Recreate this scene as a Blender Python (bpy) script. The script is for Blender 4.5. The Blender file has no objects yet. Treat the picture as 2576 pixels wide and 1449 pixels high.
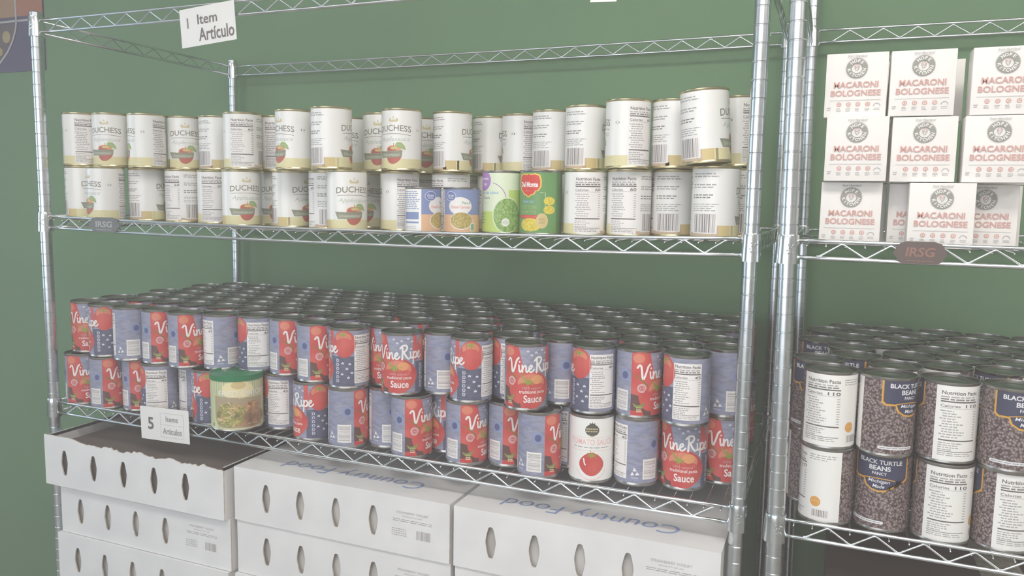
import bpy, bmesh, math, random
from math import radians as RD, sin, cos, pi, sqrt
from mathutils import Matrix, Vector
S = bpy.context.scene
C = S.collection
IN = 0.0254            # everything below is authored in inches
FLOOR = -53.5          # floor level; z = 0 is the sleeve top of the second shelf
def P(x, y, z): return Vector((x*IN, y*IN, (z-FLOOR)*IN))

# ------------------------------------------------------------------ camera, exposure, light
cam = bpy.data.objects.new('camera', bpy.data.cameras.new('camera')); C.objects.link(cam); S.camera = cam
cam.data.sensor_width = 36.0
cam.data.lens = 36.0*1972.92/2576.0
cam.data.clip_start = 0.02
def cam_matrix():
    yaw, pitch, roll = 0.3866, -0.1098, 0.0169
    fw = Vector((-sin(yaw)*cos(pitch), cos(yaw)*cos(pitch), sin(pitch)))
    r = fw.cross(Vector((0, 0, 1))).normalized(); u = r.cross(fw)
    r2 = r*cos(roll)+u*sin(roll); u2 = -r*sin(roll)+u*cos(roll)
    m = Matrix((r2, u2, -fw)).transposed().to_4x4(); m.translation = P(61.70, -46.67, 1.567)
    return m
cam.matrix_world = cam_matrix()
S.view_settings.view_transform = 'Standard'; S.view_settings.look = 'None'
S.view_settings.exposure = 0.34; S.view_settings.gamma = 1.0
S.view_settings.use_curve_mapping = False
S.cycles.max_bounces = 8
w = bpy.data.worlds.new('world'); S.world = w; w.use_nodes = True
w.node_tree.nodes['Background'].inputs[0].default_value = (0.75, 0.85, 1.0, 1)
w.node_tree.nodes['Background'].inputs[1].default_value = 0.35
def area(name, loc, aim, sx, sy, power, col):
    l = bpy.data.lights.new(name, 'AREA'); l.shape = 'RECTANGLE'; l.size = sx*IN; l.size_y = sy*IN
    l.energy = power; l.color = col
    o = bpy.data.objects.new(name, l); C.objects.link(o); o.location = P(*loc)
    o.rotation_euler = (P(*aim)-P(*loc)).to_track_quat('-Z', 'Y').to_euler(); return o
LIGHT_POS = [(-15, -48), (66, -46), (128, -48), (15, -110), (90, -110)]   # ceiling troffers
LAMP_W = 11.5
for (lx, ly), lk in zip(LIGHT_POS, (.05, 1.8, .85, .3, 1.0)):
    area('ceiling_lamp_light', (lx, ly, 49.0), (lx, ly, 0), 46, 22, LAMP_W*lk, (1.0, 0.97, 0.93))
area('window_daylight', (-92, -60, 10), (20, 0, -5), 60, 60, 11, (0.55, 0.80, 1.0))
area('window_daylight', (20, -158, 8), (25, 0, -8), 130, 56, 26, (0.96, 0.97, 1.0))

# ------------------------------------------------------------------ materials
def lin(c):
    return tuple(((v/255)/12.92 if v/255 <= .04045 else ((v/255+.055)/1.055)**2.4) for v in c)
M = {}
def mat(name, rgb, rough=.5, metal=0.0, spec=.5, emit=None, coat=0.0):
    if name in M: return M[name]
    m = bpy.data.materials.new(name); m.use_nodes = True; b = m.node_tree.nodes['Principled BSDF']
    b.inputs['Base Color'].default_value = (*lin(rgb), 1); b.inputs['Roughness'].default_value = rough
    b.inputs['Metallic'].default_value = metal; b.inputs['Specular IOR Level'].default_value = spec
    if coat: b.inputs['Coat Weight'].default_value = coat; b.inputs['Coat Roughness'].default_value = .15
    if emit: b.inputs['Emission Color'].default_value = (*lin(rgb), 1); b.inputs['Emission Strength'].default_value = emit
    M[name] = m; return m
def nd(m, t, **k):
    n = m.node_tree.nodes.new(t)
    for a, v in k.items(): setattr(n, a, v)
    return n
def noisy(name, c1, c2, scale, rough=.5, detail=3, stretch=(1, 1, 1), bump=0.0, metal=0, lo=.35, hi=.65, voronoi=False, spec=.5):
    """base colour mixed from a procedural pattern in object space"""
    m = mat(name, c1, rough, metal, spec); nt = m.node_tree; L = nt.links; b = nt.nodes['Principled BSDF']
    tc = nd(m, 'ShaderNodeTexCoord'); mp = nd(m, 'ShaderNodeMapping'); mp.inputs['Scale'].default_value = stretch
    L.new(tc.outputs['Object'], mp.inputs['Vector'])
    if voronoi:
        t = nd(m, 'ShaderNodeTexVoronoi'); t.inputs['Scale'].default_value = scale; out = t.outputs['Distance']
    else:
        t = nd(m, 'ShaderNodeTexNoise'); t.inputs['Scale'].default_value = scale; t.inputs['Detail'].default_value = detail; out = t.outputs['Fac']
    L.new(mp.outputs[0], t.inputs['Vector'])
    r = nd(m, 'ShaderNodeValToRGB'); r.color_ramp.elements[0].position = lo; r.color_ramp.elements[1].position = hi
    r.color_ramp.elements[0].color = (*lin(c1), 1); r.color_ramp.elements[1].color = (*lin(c2), 1)
    L.new(out, r.inputs[0]); L.new(r.outputs[0], b.inputs['Base Color'])
    if bump:
        bp = nd(m, 'ShaderNodeBump'); bp.inputs['Strength'].default_value = bump; bp.inputs['Distance'].default_value = .002
        L.new(out, bp.inputs['Height']); L.new(bp.outputs[0], b.inputs['Normal'])
    return m
noisy('wall_paint', (112, 150, 110), (117, 155, 114), 3, .7, bump=.0)
noisy('floor_tile', (150, 146, 138), (165, 160, 150), 8, .4)
mat('ceiling_white', (225, 225, 220), .8)
mat('lamp_diffuser', (255, 250, 240), .5, emit=2.5)
mat('window_glow', (225, 238, 255), .5, emit=2.2)
mat('window_frame', (205, 205, 200), .5)
noisy('chrome', (226, 231, 234), (212, 218, 222), 60, .26, metal=1)
mat('chrome_bright', (226, 231, 234), .2, 1)
mat('tin', (178, 176, 172), .27, 1)
mat('tin_gold', (214, 202, 160), .3, 1)
mat('tin_lid', (150, 147, 144), .3, 1)
mat('badge_grey', (108, 110, 110), .45)
mat('badge_dark', (98, 84, 80), .45)
mat('ink_silver', (170, 172, 174), .4)
mat('ink_bronze', (140, 105, 92), .4)
mat('paper', (238, 236, 232), .55)
mat('paper_gloss', (240, 239, 236), .32, coat=.25)
mat('ink_grey', (172, 168, 168), .5)
mat('ink_mid', (140, 135, 134), .5)
mat('ink_dark', (112, 106, 106), .5)
mat('ink_black', (70, 68, 70), .5)
mat('script_green', (186, 196, 184), .5)
mat('duchess_ink', (142, 136, 122), .5)
mat('crown_gold', (214, 200, 160), .5)
mat('apple_red', (188, 104, 90), .45)
mat('apple_yellow', (228, 160, 110), .45)
mat('leaf_green', (160, 184, 120), .5)
mat('banner_green', (150, 154, 132), .5)
mat('banner_pale', (196, 200, 184), .5)
mat('band_yellow', (226, 218, 172), .5)
mat('band_gold', (214, 194, 138), .5)
mat('band_tan', (204, 182, 156), .5)
noisy('denim', (136, 138, 160), (158, 160, 182), 70, .5, stretch=(1, 1, 3))
noisy('denim_dark', (88, 90, 114), (104, 106, 130), 70, .5, stretch=(1, 1, 3))
mat('denim_mark', (88, 98, 142), .5)
mat('denim_line', (140, 152, 190), .5)
noisy('tomato_red', (198, 72, 74), (210, 96, 90), 30, .35, detail=1)
mat('tomato_deep', (150, 70, 66), .4)
mat('tomato_dark', (104, 74, 70), .4)
mat('tomato_orange', (220, 136, 112), .35)
mat('calyx', (150, 160, 74), .5)
mat('vine', (150, 118, 60), .5)
mat('pepper_green', (140, 146, 84), .45)
mat('white_ink', (240, 236, 234), .45)
mat('pink_ink', (214, 172, 172), .5)
mat('star_ink', (212, 214, 226), .5)
mat('strip_ink', (206, 206, 222), .5)
noisy('bean_photo', (172, 156, 154), (84, 70, 70), 300, .4, voronoi=True, lo=.08, hi=.7)
mat('navy', (64, 66, 92), .45)
mat('gold_line', (214, 160, 62), .4)
mat('seal_orange', (226, 160, 72), .45)
mat('bean_text', (222, 222, 226), .45)
noisy('peas_photo', (176, 206, 130), (118, 156, 80), 260, .4, voronoi=True, lo=.15, hi=.75)
noisy('carrots_photo', (214, 196, 128), (176, 156, 92), 260, .45, voronoi=True, lo=.1, hi=.7)
noisy('corn_photo', (236, 222, 96), (214, 190, 70), 200, .45, voronoi=True, lo=.1, hi=.8)
mat('lime', (196, 218, 120), .4); mat('pale_lime', (226, 236, 208), .4)
mat('purple', (172, 128, 192), .4); mat('lightblue_ink', (150, 186, 220), .5)
mat('value_blue', (134, 148, 192), .42); mat('value_logo', (110, 128, 184), .4); mat('peach', (228, 184, 146), .42)
mat('peach_ink', (226, 150, 130), .5); mat('green_ink', (140, 180, 140), .5)
mat('corn_green', (112, 158, 98), .4); mat('corn_dark', (94, 134, 84), .4); mat('logo_red', (214, 66, 56), .4); mat('logo_yellow', (238, 200, 80), .4)
mat('sauce_pink', (234, 186, 184), .5); mat('emblem', (92, 92, 82), .5)
mat('onion_base', (206, 212, 168), .4); mat('onion_glow', (238, 226, 178), .4); mat('lid_green', (40, 128, 82), .35)
noisy('casserole_photo', (116, 118, 76), (190, 166, 118), 90, .45, detail=4, lo=.35, hi=.6)
mat('casserole_haze', (176, 160, 132), .45); mat('onion_gold', (206, 170, 112), .45); mat('onion_pale', (220, 200, 156), .45)
noisy('casserole_brown', (128, 98, 78), (184, 146, 116), 70, .45, detail=4)
mat('box_white', (240, 236, 232), .45); mat('maca_red', (206, 160, 152), .5); mat('ring_grey', (150, 150, 142), .5)
noisy('carton_white', (232, 231, 231), (224, 223, 224), 14, .5)
noisy('carton_edge', (196, 178, 158), (222, 214, 204), 90, .7, detail=4)
mat('carton_inner', (112, 100, 95), .8)
noisy('carton_cups', (186, 180, 174), (214, 210, 206), 9, .6)
mat('country_blue', (146, 164, 204), .5)
noisy('brown_carton', (96, 74, 70), (108, 86, 80), 6, .7)
mat('poster_orange', (186, 118, 92), .5); mat('poster_purple', (84, 78, 112), .5); mat('poster_tan', (178, 138, 100), .5); mat('poster_brown', (104, 88, 96), .5)
mat('poster_line', (196, 190, 190), .5); mat('poster_dot', (180, 160, 110), .5)

# ------------------------------------------------------------------ object helpers
def link(name, me, parent=None, mats=(), loc=(0, 0, 0), rot=(0, 0, 0)):
    o = bpy.data.objects.new(name, me); C.objects.link(o)
    for m in mats: me.materials.append(M[m])
    o.parent = parent; o.location = loc; o.rotation_euler = rot
    return o
def tag(o, label, cat, group=None):
    o['label'] = label; o['category'] = cat
    if group: o['group'] = group
    return o
def thing(name, loc, label, cat, group=None, rot=(0, 0, 0)):
    o = bpy.data.objects.new(name, None); C.objects.link(o); o.location = P(*loc); o.rotation_euler = rot
    o.empty_display_size = .03
    return tag(o, label, cat, group)
def structure(o): o['kind'] = 'structure'; return o
def finish(bm, name, parent, mats, smooth=False, scale=True):
    if scale: bmesh.ops.scale(bm, vec=(IN, IN, IN), verts=bm.verts)
    bmesh.ops.recalc_face_normals(bm, faces=bm.faces)
    me = bpy.data.meshes.new(name); bm.to_mesh(me); bm.free()
    if smooth:
        me.polygons.foreach_set('use_smooth', [True]*len(me.polygons))
    return link(name, me, parent, mats)
def sharp(o, ang=35):
    o.data.polygons.foreach_set('use_smooth', [True]*len(o.data.polygons)); o.data.set_sharp_from_angle(angle=RD(ang)); return o
def box(bm, x0, x1, y0, y1, z0, z1, mi=0, bevel=0):
    r = bmesh.ops.create_cube(bm, size=1.0); vs = r['verts']
    for v in vs: v.co = Vector((x0+(v.co.x+.5)*(x1-x0), y0+(v.co.y+.5)*(y1-y0), z0+(v.co.z+.5)*(z1-z0)))
    fs = {f for v in vs for f in v.link_faces}
    for f in fs: f.material_index = mi
    if bevel:
        es = {e for v in vs for e in v.link_edges}
        bmesh.ops.bevel(bm, geom=list(es), offset=bevel, segments=2, affect='EDGES', profile=.5)
    return vs
def tube(bm, pts, r, n=8, mi=0, caps=True):
    """swept tube along a polyline"""
    pts = [Vector(p) for p in pts]; rings = []
    for i, p in enumerate(pts):
        a = pts[i-1] if i else p; b = pts[i+1] if i < len(pts)-1 else p
        t = (b-a).normalized(); ref = Vector((0, 0, 1)) if abs(t.z) < .9 else Vector((1, 0, 0))
        s = t.cross(ref).normalized(); u = s.cross(t)
        k = 1.0
        if 0 < i < len(pts)-1:
            c = max(.3, ((pts[i]-pts[i-1]).normalized()).dot(t)); k = 1/c if False else 1.0
        rings.append([bm.verts.new(p+(s*cos(2*pi*j/n)+u*sin(2*pi*j/n))*r*k) for j in range(n)])
    for a, b in zip(rings, rings[1:]):
        for j in range(n):
            f = bm.faces.new((a[j], a[(j+1) % n], b[(j+1) % n], b[j])); f.material_index = mi
    if caps:
        for q in (rings[0][::-1], rings[-1]):
            f = bm.faces.new(q); f.material_index = mi
def lathe(bm, prof, n=48, mi=0, cx=0, cy=0):
    """prof: list of (r, z); r = 0 closes with a pole; prof entries may carry a material index"""
    rings = []
    for p in prof:
        if p[0] <= 1e-6: rings.append([bm.verts.new((cx, cy, p[1]))])
        else: rings.append([bm.verts.new((cx+p[0]*cos(2*pi*j/n), cy+p[0]*sin(2*pi*j/n), p[1])) for j in range(n)])
    for a, b in zip(rings, rings[1:]):
        for j in range(n):
            k = (j+1) % n
            vs = [a[j % len(a)], a[k % len(a)], b[k % len(b)], b[j % len(b)]]
            u = []
            for v in vs:
                if v not in u: u.append(v)
            if len(u) > 2:
                f = bm.faces.new(u); f.material_index = mi

# ------------------------------------------------------------------ flat graphics (for labels, boxes, signs)
TXT = {}
def text_mesh(s, bold=0.0):
    k = (s, bold)
    if k in TXT: return TXT[k]
    cu = bpy.data.curves.new('t', 'FONT'); cu.body = s; cu.size = 1; cu.resolution_u = 3; cu.offset = bold
    cu.fill_mode = 'FRONT'
    o = bpy.data.objects.new('t', cu); C.objects.link(o); bpy.context.view_layer.update()
    me = o.evaluated_get(bpy.context.evaluated_depsgraph_get()).to_mesh()
    vs = [(v.co.x, v.co.y) for v in me.vertices]; fs = [tuple(p.vertices) for p in me.polygons]
    bpy.data.objects.remove(o); bpy.data.curves.remove(cu)
    x0 = min(v[0] for v in vs); x1 = max(v[0] for v in vs); y0 = min(v[1] for v in vs); y1 = max(v[1] for v in vs)
    TXT[k] = (vs, fs, x0, x1, y0, y1); return TXT[k]
class Art:
    """flat layered graphics: u to the right, v up, in inches"""
    def __init__(s): s.it = []; s.mats = []
    def mi(s, m):
        if m not in s.mats: s.mats.append(m)
        return s.mats.index(m)
    def add(s, vs, fs, m, layer): s.it.append((vs, fs, s.mi(m), layer)); return s
    def poly(s, pts, m, l=1): return s.add(pts, [tuple(range(len(pts)))], m, l)
    def rect(s, u0, u1, v0, v1, m, l=1): return s.poly([(u0, v0), (u1, v0), (u1, v1), (u0, v1)], m, l)
    def rrect(s, u0, u1, v0, v1, r, m, l=1):
        pts = []
        for cx, cy, a in ((u1-r, v0+r, -90), (u1-r, v1-r, 0), (u0+r, v1-r, 90), (u0+r, v0+r, 180)):
            for k in range(5): t = RD(a+k*22.5); pts.append((cx+r*cos(t), cy+r*sin(t)))
        return s.poly(pts, m, l)
    def ell(s, u, v, a, b, m, l=1, n=28, f=None):
        return s.poly([(u+a*cos(2*pi*k/n)*(1 if not f else f(2*pi*k/n)), v+b*sin(2*pi*k/n)*(1 if not f else f(2*pi*k/n))) for k in range(n)], m, l)
    def ring(s, u, v, r0, r1, m, l=1, n=32, a0=0, a1=360):
        vs = []; fs = []
        for k in range(n+1):
            t = RD(a0+(a1-a0)*k/n); vs += [(u+r0*cos(t), v+r0*sin(t)), (u+r1*cos(t), v+r1*sin(t))]
        for k in range(n): fs.append((2*k, 2*k+1, 2*k+3, 2*k+2))
        return s.add(vs, fs, m, l)
    def text(s, t, u, v, h, m, l=2, w=None, bold=0.0, shear=0.0, rot=0.0, anchor='c', arch=0.0, slope=0.0):
        vs, fs, x0, x1, y0, y1 = text_mesh(t, bold)
        k = h/(y1-y0); kx = (w/(x1-x0)) if w else k
        W = (x1-x0)*kx; ox = {'c': -W/2, 'l': 0, 'r': -W}[anchor]
        out = []
        for x, y in vs:
            X = (x-x0)*kx+ox; Y = (y-y0)*k-h/2; X += Y*shear
            if arch: Y += -arch*((X/(W/2))**2)
            Y += slope*X
            if rot: X, Y = X*cos(rot)-Y*sin(rot), X*sin(rot)+Y*cos(rot)
            out.append((u+X, v+Y))
        return s.add(out, fs, m, l)
    def arc_text(s, t, u, v, r, h, m, l, a_mid, span, bold=.02, flip=False):
        n = len(t)
        for i, ch in enumerate(t):
            if ch == ' ': continue
            d = (i-(n-1)/2)/max(1, n-1)*span
            a = RD(a_mid+(d if flip else -d))
            rot = a-pi/2 if not flip else a+pi/2
            s.text(ch, u+r*cos(a), v+r*sin(a), h, m, l, bold=bold, rot=rot)
    def stroke(s, pts, wd, m, l=2, taper=False):
        vs = []; fs = []; n = len(pts)
        for i, p in enumerate(pts):
            a = pts[max(0, i-1)]; b = pts[min(n-1, i+1)]
            dx, dy = b[0]-a[0], b[1]-a[1]; L = sqrt(dx*dx+dy*dy) or 1
            q = wd/2
            if taper: q *= (.45+.55*sin(pi*min(1, max(0, i/(n-1)))))
            vs += [(p[0]-dy/L*q, p[1]+dx/L*q), (p[0]+dy/L*q, p[1]-dx/L*q)]
        for i in range(n-1): fs.append((2*i, 2*i+1, 2*i+3, 2*i+2))
        s.add(vs, fs, m, l)
        if not taper:
            for p in (pts[0], pts[-1]): s.ell(p[0], p[1], wd/2, wd/2, m, l, 8)
        return s
    def star(s, u, v, r, m, l=2, inner=.42, n=5, rot=0):
        return s.poly([(u+(r if k % 2 == 0 else r*inner)*sin(pi*k/n+rot), v+(r if k % 2 == 0 else r*inner)*cos(pi*k/n+rot)) for k in range(2*n)], m, l)
    def lines(s, u0, u1, vtop, n, dv, h, m, l=2, seed=1, ragged=.4, gap=False):
        r = random.Random(seed)
        for k in range(n):
            e = u1-(u1-u0)*ragged*r.random(); v = vtop-k*dv; u = u0
            while u < e-.02:
                wl = r.uniform(.08, .22)*(u1-u0); b = min(u+wl, e); s.rect(u, b, v-h/2, v+h/2, m, l); u = b+.035*(u1-u0)
    def barcode(s, u0, u1, v0, v1, l=2, vertical=True, seed=3, ink='ink_mid', back='white_ink'):
        s.rect(u0, u1, v0, v1, back, l); r = random.Random(seed); p = .07*(u1-u0)
        if vertical:
            u = u0+p
            while u < u1-p:
                b = r.choice((.012, .02, .032, .045))*(u1-u0)/.9; s.rect(u, min(u+b, u1-p), v0+.06, v1-.06, ink, l+1); u += b+r.choice((.014, .02, .03))*(u1-u0)/.9
        else:
            v = v0+.07
            while v < v1-.07:
                b = r.choice((.012, .02, .03)); s.rect(u0+p, u1-p, v, min(v+b, v1-.05), ink, l+1); v += b+r.choice((.03, .045, .06))
    def nutrition(s, u0, u1, v0, v1, cal, l=2, seed=5, back=True):
        H = v1-v0; W = u1-u0
        if back: s.rect(u0-.03, u1+.03, v0, v1, 'white_ink', l)
        a, b = u0+.03, u1-.03; y = lambda f: v1-f*H
        s.text('Nutrition Facts', (a+b)/2, y(.055), .055*H, 'ink_dark', l+1, w=(b-a)*.97, bold=.02)
        s.lines(a, b, y(.115), 1, .1, .018*H, 'ink_grey', l+1, seed, .1); s.lines(a, b, y(.15), 1, .1, .022*H, 'ink_mid', l+1, seed+1, .05)
        s.rect(a, b, y(.194), y(.174), 'ink_dark', l+1)
        s.text('Calories', a, y(.245), .042*H, 'ink_mid', l+1, w=(b-a)*.5, anchor='l', bold=.02)
        s.text(cal, b, y(.24), .05*H, 'ink_dark', l+1, w=(b-a)*(.12*len(cal)), anchor='r', bold=.02)
        s.rect(a, b, y(.282), y(.277), 'ink_grey', l+1)
        for k in range(11):
            f = .32+k*.038
            s.lines(a+(.06 if k % 3 else 0)*W, a+W*.62, y(f), 1, 1, .016*H, 'ink_grey', l+1, seed+k, .5)
            s.rect(b-.09*W, b, y(f)-.006*H, y(f)+.006*H, 'ink_grey', l+1)
        s.rect(a, b, y(.758), y(.738), 'ink_dark', l+1)
        for k in range(4): s.lines(a, a+W*.6, y(.79+k*.032), 1, 1, .014*H, 'ink_grey', l+1, seed+20+k, .5)
        s.rect(a, b, y(.916), y(.907), 'ink_dark', l+1)
        s.lines(a, b, y(.94), 2, .028*H, .012*H, 'ink_grey', l+1, seed+30, .2)
    def bm(s, eps=.0014, step=None, base=0.0):
        """flat mesh in (u, -offset, v)"""
        bm = bmesh.new()
        for vs, fs, mi, layer in s.it:
            V = [bm.verts.new((p[0], -(base+layer*eps), p[1])) for p in vs]
            for f in fs:
                q = [V[i] for i in f]
                if len(set(q)) < 3: continue
                try: F = bm.faces.new(q); F.material_index = mi
                except ValueError: pass
        if step:
            big = [f for f in bm.faces if len(f.verts) > 4]
            if big: bmesh.ops.triangulate(bm, faces=big)
            us = [v.co.x for v in bm.verts]; k = math.ceil(min(us)/step)
            while k*step < max(us):
                bmesh.ops.bisect_plane(bm, geom=bm.verts[:]+bm.edges[:]+bm.faces[:], plane_co=(k*step, 0, 0), plane_no=(1, 0, 0), dist=1e-6); k += 1
        return bm
def no_flip_mesh(bm, name, mats):
    bmesh.ops.scale(bm, vec=(IN, IN, IN), verts=bm.verts)
    me = bpy.data.meshes.new(name); bm.to_mesh(me); bm.free()
    for m in mats: me.materials.append(M[m])
    return me
def wrap_label(art, R, name='label'):
    """bend the flat art round a can of radius R; u = 0 faces -y; eps lifts every layer"""
    step = R*RD(6); b = art.bm(step=step)
    for v in b.verts:
        off = -v.co.y; th = v.co.x/R
        v.co = Vector(((R+off)*sin(th), -(R+off)*cos(th), v.co.z))
    for f in b.faces: f.smooth = True
    b.normal_update()
    for f in b.faces:
        c = f.calc_center_median()
        if f.normal.x*c.x+f.normal.y*c.y < 0: f.normal_flip()
    return no_flip_mesh(b, name, art.mats)
def flat_art(art, name, parent, loc=(0, 0, 0), rot=(0, 0, 0), eps=.006):
    b = art.bm(eps=eps); b.normal_update()
    for f in b.faces:
        if f.normal.y > 0: f.normal_flip()
    me = no_flip_mesh(b, name, art.mats)
    o = bpy.data.objects.new(name, me); C.objects.link(o); o.parent = parent; o.location = Vector(loc)*IN; o.rotation_euler = rot
    return o

# ------------------------------------------------------------------ the room
VEIL_DENSITY = .12
def room():
    bm = bmesh.new(); box(bm, -130, 190, 24.5, 28.5, FLOOR, 52); structure(finish(bm, 'wall_back', None, ['wall_paint'])).location.z = -FLOOR*IN
    bm = bmesh.new(); box(bm, -134, -130, -164, 28.5, FLOOR, 52); structure(finish(bm, 'wall_left', None, ['wall_paint'])).location.z = -FLOOR*IN
    bm = bmesh.new(); box(bm, 190, 194, -164, 28.5, FLOOR, 52); structure(finish(bm, 'wall_right', None, ['ceiling_white'])).location.z = -FLOOR*IN
    bm = bmesh.new(); box(bm, -134, 194, -168, -164, FLOOR, 52); structure(finish(bm, 'wall_front', None, ['ceiling_white'])).location.z = -FLOOR*IN
    bm = bmesh.new(); box(bm, -134, 194, -168, 28.5, FLOOR-2, FLOOR); structure(finish(bm, 'floor', None, ['floor_tile'])).location.z = -FLOOR*IN
    bm = bmesh.new(); box(bm, -134, 194, -168, 28.5, 52, 54); structure(finish(bm, 'ceiling', None, ['ceiling_white'])).location.z = -FLOOR*IN
    for i, (x, y) in enumerate(LIGHT_POS):
        t = thing('ceiling_light', (x, y, 51.9), 'flat white ceiling light panel above the room in front of the shelves', 'ceiling light', 'ceiling light panels')
        bm = bmesh.new(); box(bm, -25, 25, -13, 13, -1.4, 0); finish(bm, 'frame', t, ['window_frame'])
        bm = bmesh.new(); box(bm, -24, 24, -12, 12, -1.6, -1.42); finish(bm, 'diffuser', t, ['lamp_diffuser'])
    for n, (x0, x1, y0, y1) in enumerate(((-130, -129.4, -90, -30), (-45, 85, -164, -163.4))):
        z0, z1 = -20, 38
        bm = bmesh.new(); box(bm, x0, x1, y0, y1, z0, z1); o = structure(finish(bm, 'window_%d' % (n+1), None, ['window_glow'])); o.location.z = -FLOOR*IN
        bm = bmesh.new()
        if n == 0:
            for yy in (y0, (y0+y1)/2, y1): box(bm, -130, -128.6, yy-1, yy+1, z0, z1)
            for zz in (z0, z1): box(bm, -130, -128.6, y0-1, y1+1, zz-1, zz+1)
        else:
            for xx in (x0, -2, 42, x1): box(bm, xx-1, xx+1, -164, -162.6, z0, z1)
            for zz in (z0, z1): box(bm, x0-1, x1+1, -164, -162.6, zz-1, zz+1)
        o2 = structure(finish(bm, 'trim_%d' % (n+1), None, ['window_frame'])); o2.location.z = -FLOOR*IN
room()
# the thin haze added through the room to imitate lens bloom
bm = bmesh.new(); box(bm, -129, 189, -162, 24.3, FLOOR+.3, 51.5)
hz = finish(bm, 'veil', None, []); hz.location.z = -FLOOR*IN
hm = bpy.data.materials.new('veil'); hm.use_nodes = True; hn = hm.node_tree; hn.nodes.clear()
ho = hn.nodes.new('ShaderNodeOutputMaterial'); hv = hn.nodes.new('ShaderNodeVolumePrincipled')
hv.inputs['Density'].default_value = VEIL_DENSITY; hv.inputs['Color'].default_value = (1, .95, .93, 1); hv.inputs['Anisotropy'].default_value = 0.0
hn.links.new(hv.outputs[0], ho.inputs['Volume']); hz.data.materials.append(hm)
tag(hz, 'thin pale haze added in the air to imitate lens bloom', 'veil'); hz['kind'] = 'stuff'
# poster on the back wall, upper left
t = thing('wall_poster', (-40, 24.45, 26), 'orange and purple poster on the green wall beside the top left post', 'poster')
bm = bmesh.new(); box(bm, -14, 9.1, -.08, .02, -9, 12); finish(bm, 'board', t, ['poster_purple'])
a = Art(); a.rect(-14, 9.0, -2.2, 12, 'poster_orange', 1); a.rect(-14, 4.1, -2.2, 12, 'poster_tan', 2)
a.rect(-14, 9.0, -2.85, -2.6, 'poster_line', 3); a.rect(4.1, 4.4, -2.6, 12, 'poster_line', 3)
a.poly([(-14, -2.9), (4.2, -2.9), (3.7, -4.6), (2.4, -6.6), (.4, -8.1), (-2, -9), (-14, -9)], 'poster_brown', 2)
a.stroke([(4.3, -2.7), (4.1, -3.8), (3.4, -5.2), (2.4, -6.5), (1.2, -7.5), (.0, -8.4), (-1.2, -8.9)], .28, 'poster_line', 4)
a.ell(2.3, -4.6, .75, .75, 'poster_dot', 3); a.ell(1.0, -6.4, .5, .5, 'poster_dot', 3)
flat_art(a, 'print', t, (0, -.1, 0), eps=.01)

# ------------------------------------------------------------------ wire shelving
def post_mesh(r, z0, z1, first, cap=True):
    bm = bmesh.new(); prof = [(0, z0), (r, z0)]
    z = first-math.floor(first-z0)
    while z < z1-.3:
        if z > z0+.3: prof += [(r, z-.055), (r*.93, z-.02), (r*.93, z+.02), (r, z+.055)]
        z += 1
    prof += [(r, z1), (r*1.04, z1), (r*1.04, z1+.12), (r*.8, z1+.2), (0, z1+.22)] if cap else [(r, z1), (0, z1)]
    lathe(bm, prof, 28); return bm
def sleeve_mesh(r):
    bm = bmesh.new()
    lathe(bm, [(r, 0.0), (r*1.13, 0.0), (r*1.17, -.06), (r*1.2, -.5), (r*1.3, -1.5), (r*1.31, -1.6), (r, -1.6)], 32)
    rnd = random.Random(4)
    for k in range(14):         # knurled weld marks on the outer side
        aa = RD(-70+rnd.uniform(-22, 22)); z = rnd.uniform(-1.1, -.5); q = r*1.24
        c = (q*cos(aa), q*sin(aa), z); bmesh.ops.create_icosphere(bm, subdivisions=1, radius=.05, matrix=Matrix.Translation(c))
    return bm
def truss(bm, p0, p1, y_in, zt, zb, pitch, start=1.6, end=1.4, r=.062):
    """zigzag wire between the two rails, from p0 to p1 (x or y run)"""
    p0 = Vector(p0); p1 = Vector(p1); L = (p1-p0).length; d = (p1-p0)/L
    n = round((L-start-end)/(pitch/2)); pts = []
    for k in range(n+1):
        s = start+(L-start-end)*k/n; c = p0+d*s; up = k % 2 == 1
        z = zt if up else zb
        pts += [c+Vector((0, 0, z))-d*.08, c+Vector((0, 0, z+(.02 if up else -.02)))+d*.0, c+Vector((0, 0, z))+d*.08]
    tube(bm, pts, r, 6)
def sagf(x, W, s): return -s*(1-((x-W/2)/(W/2))**2)
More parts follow.
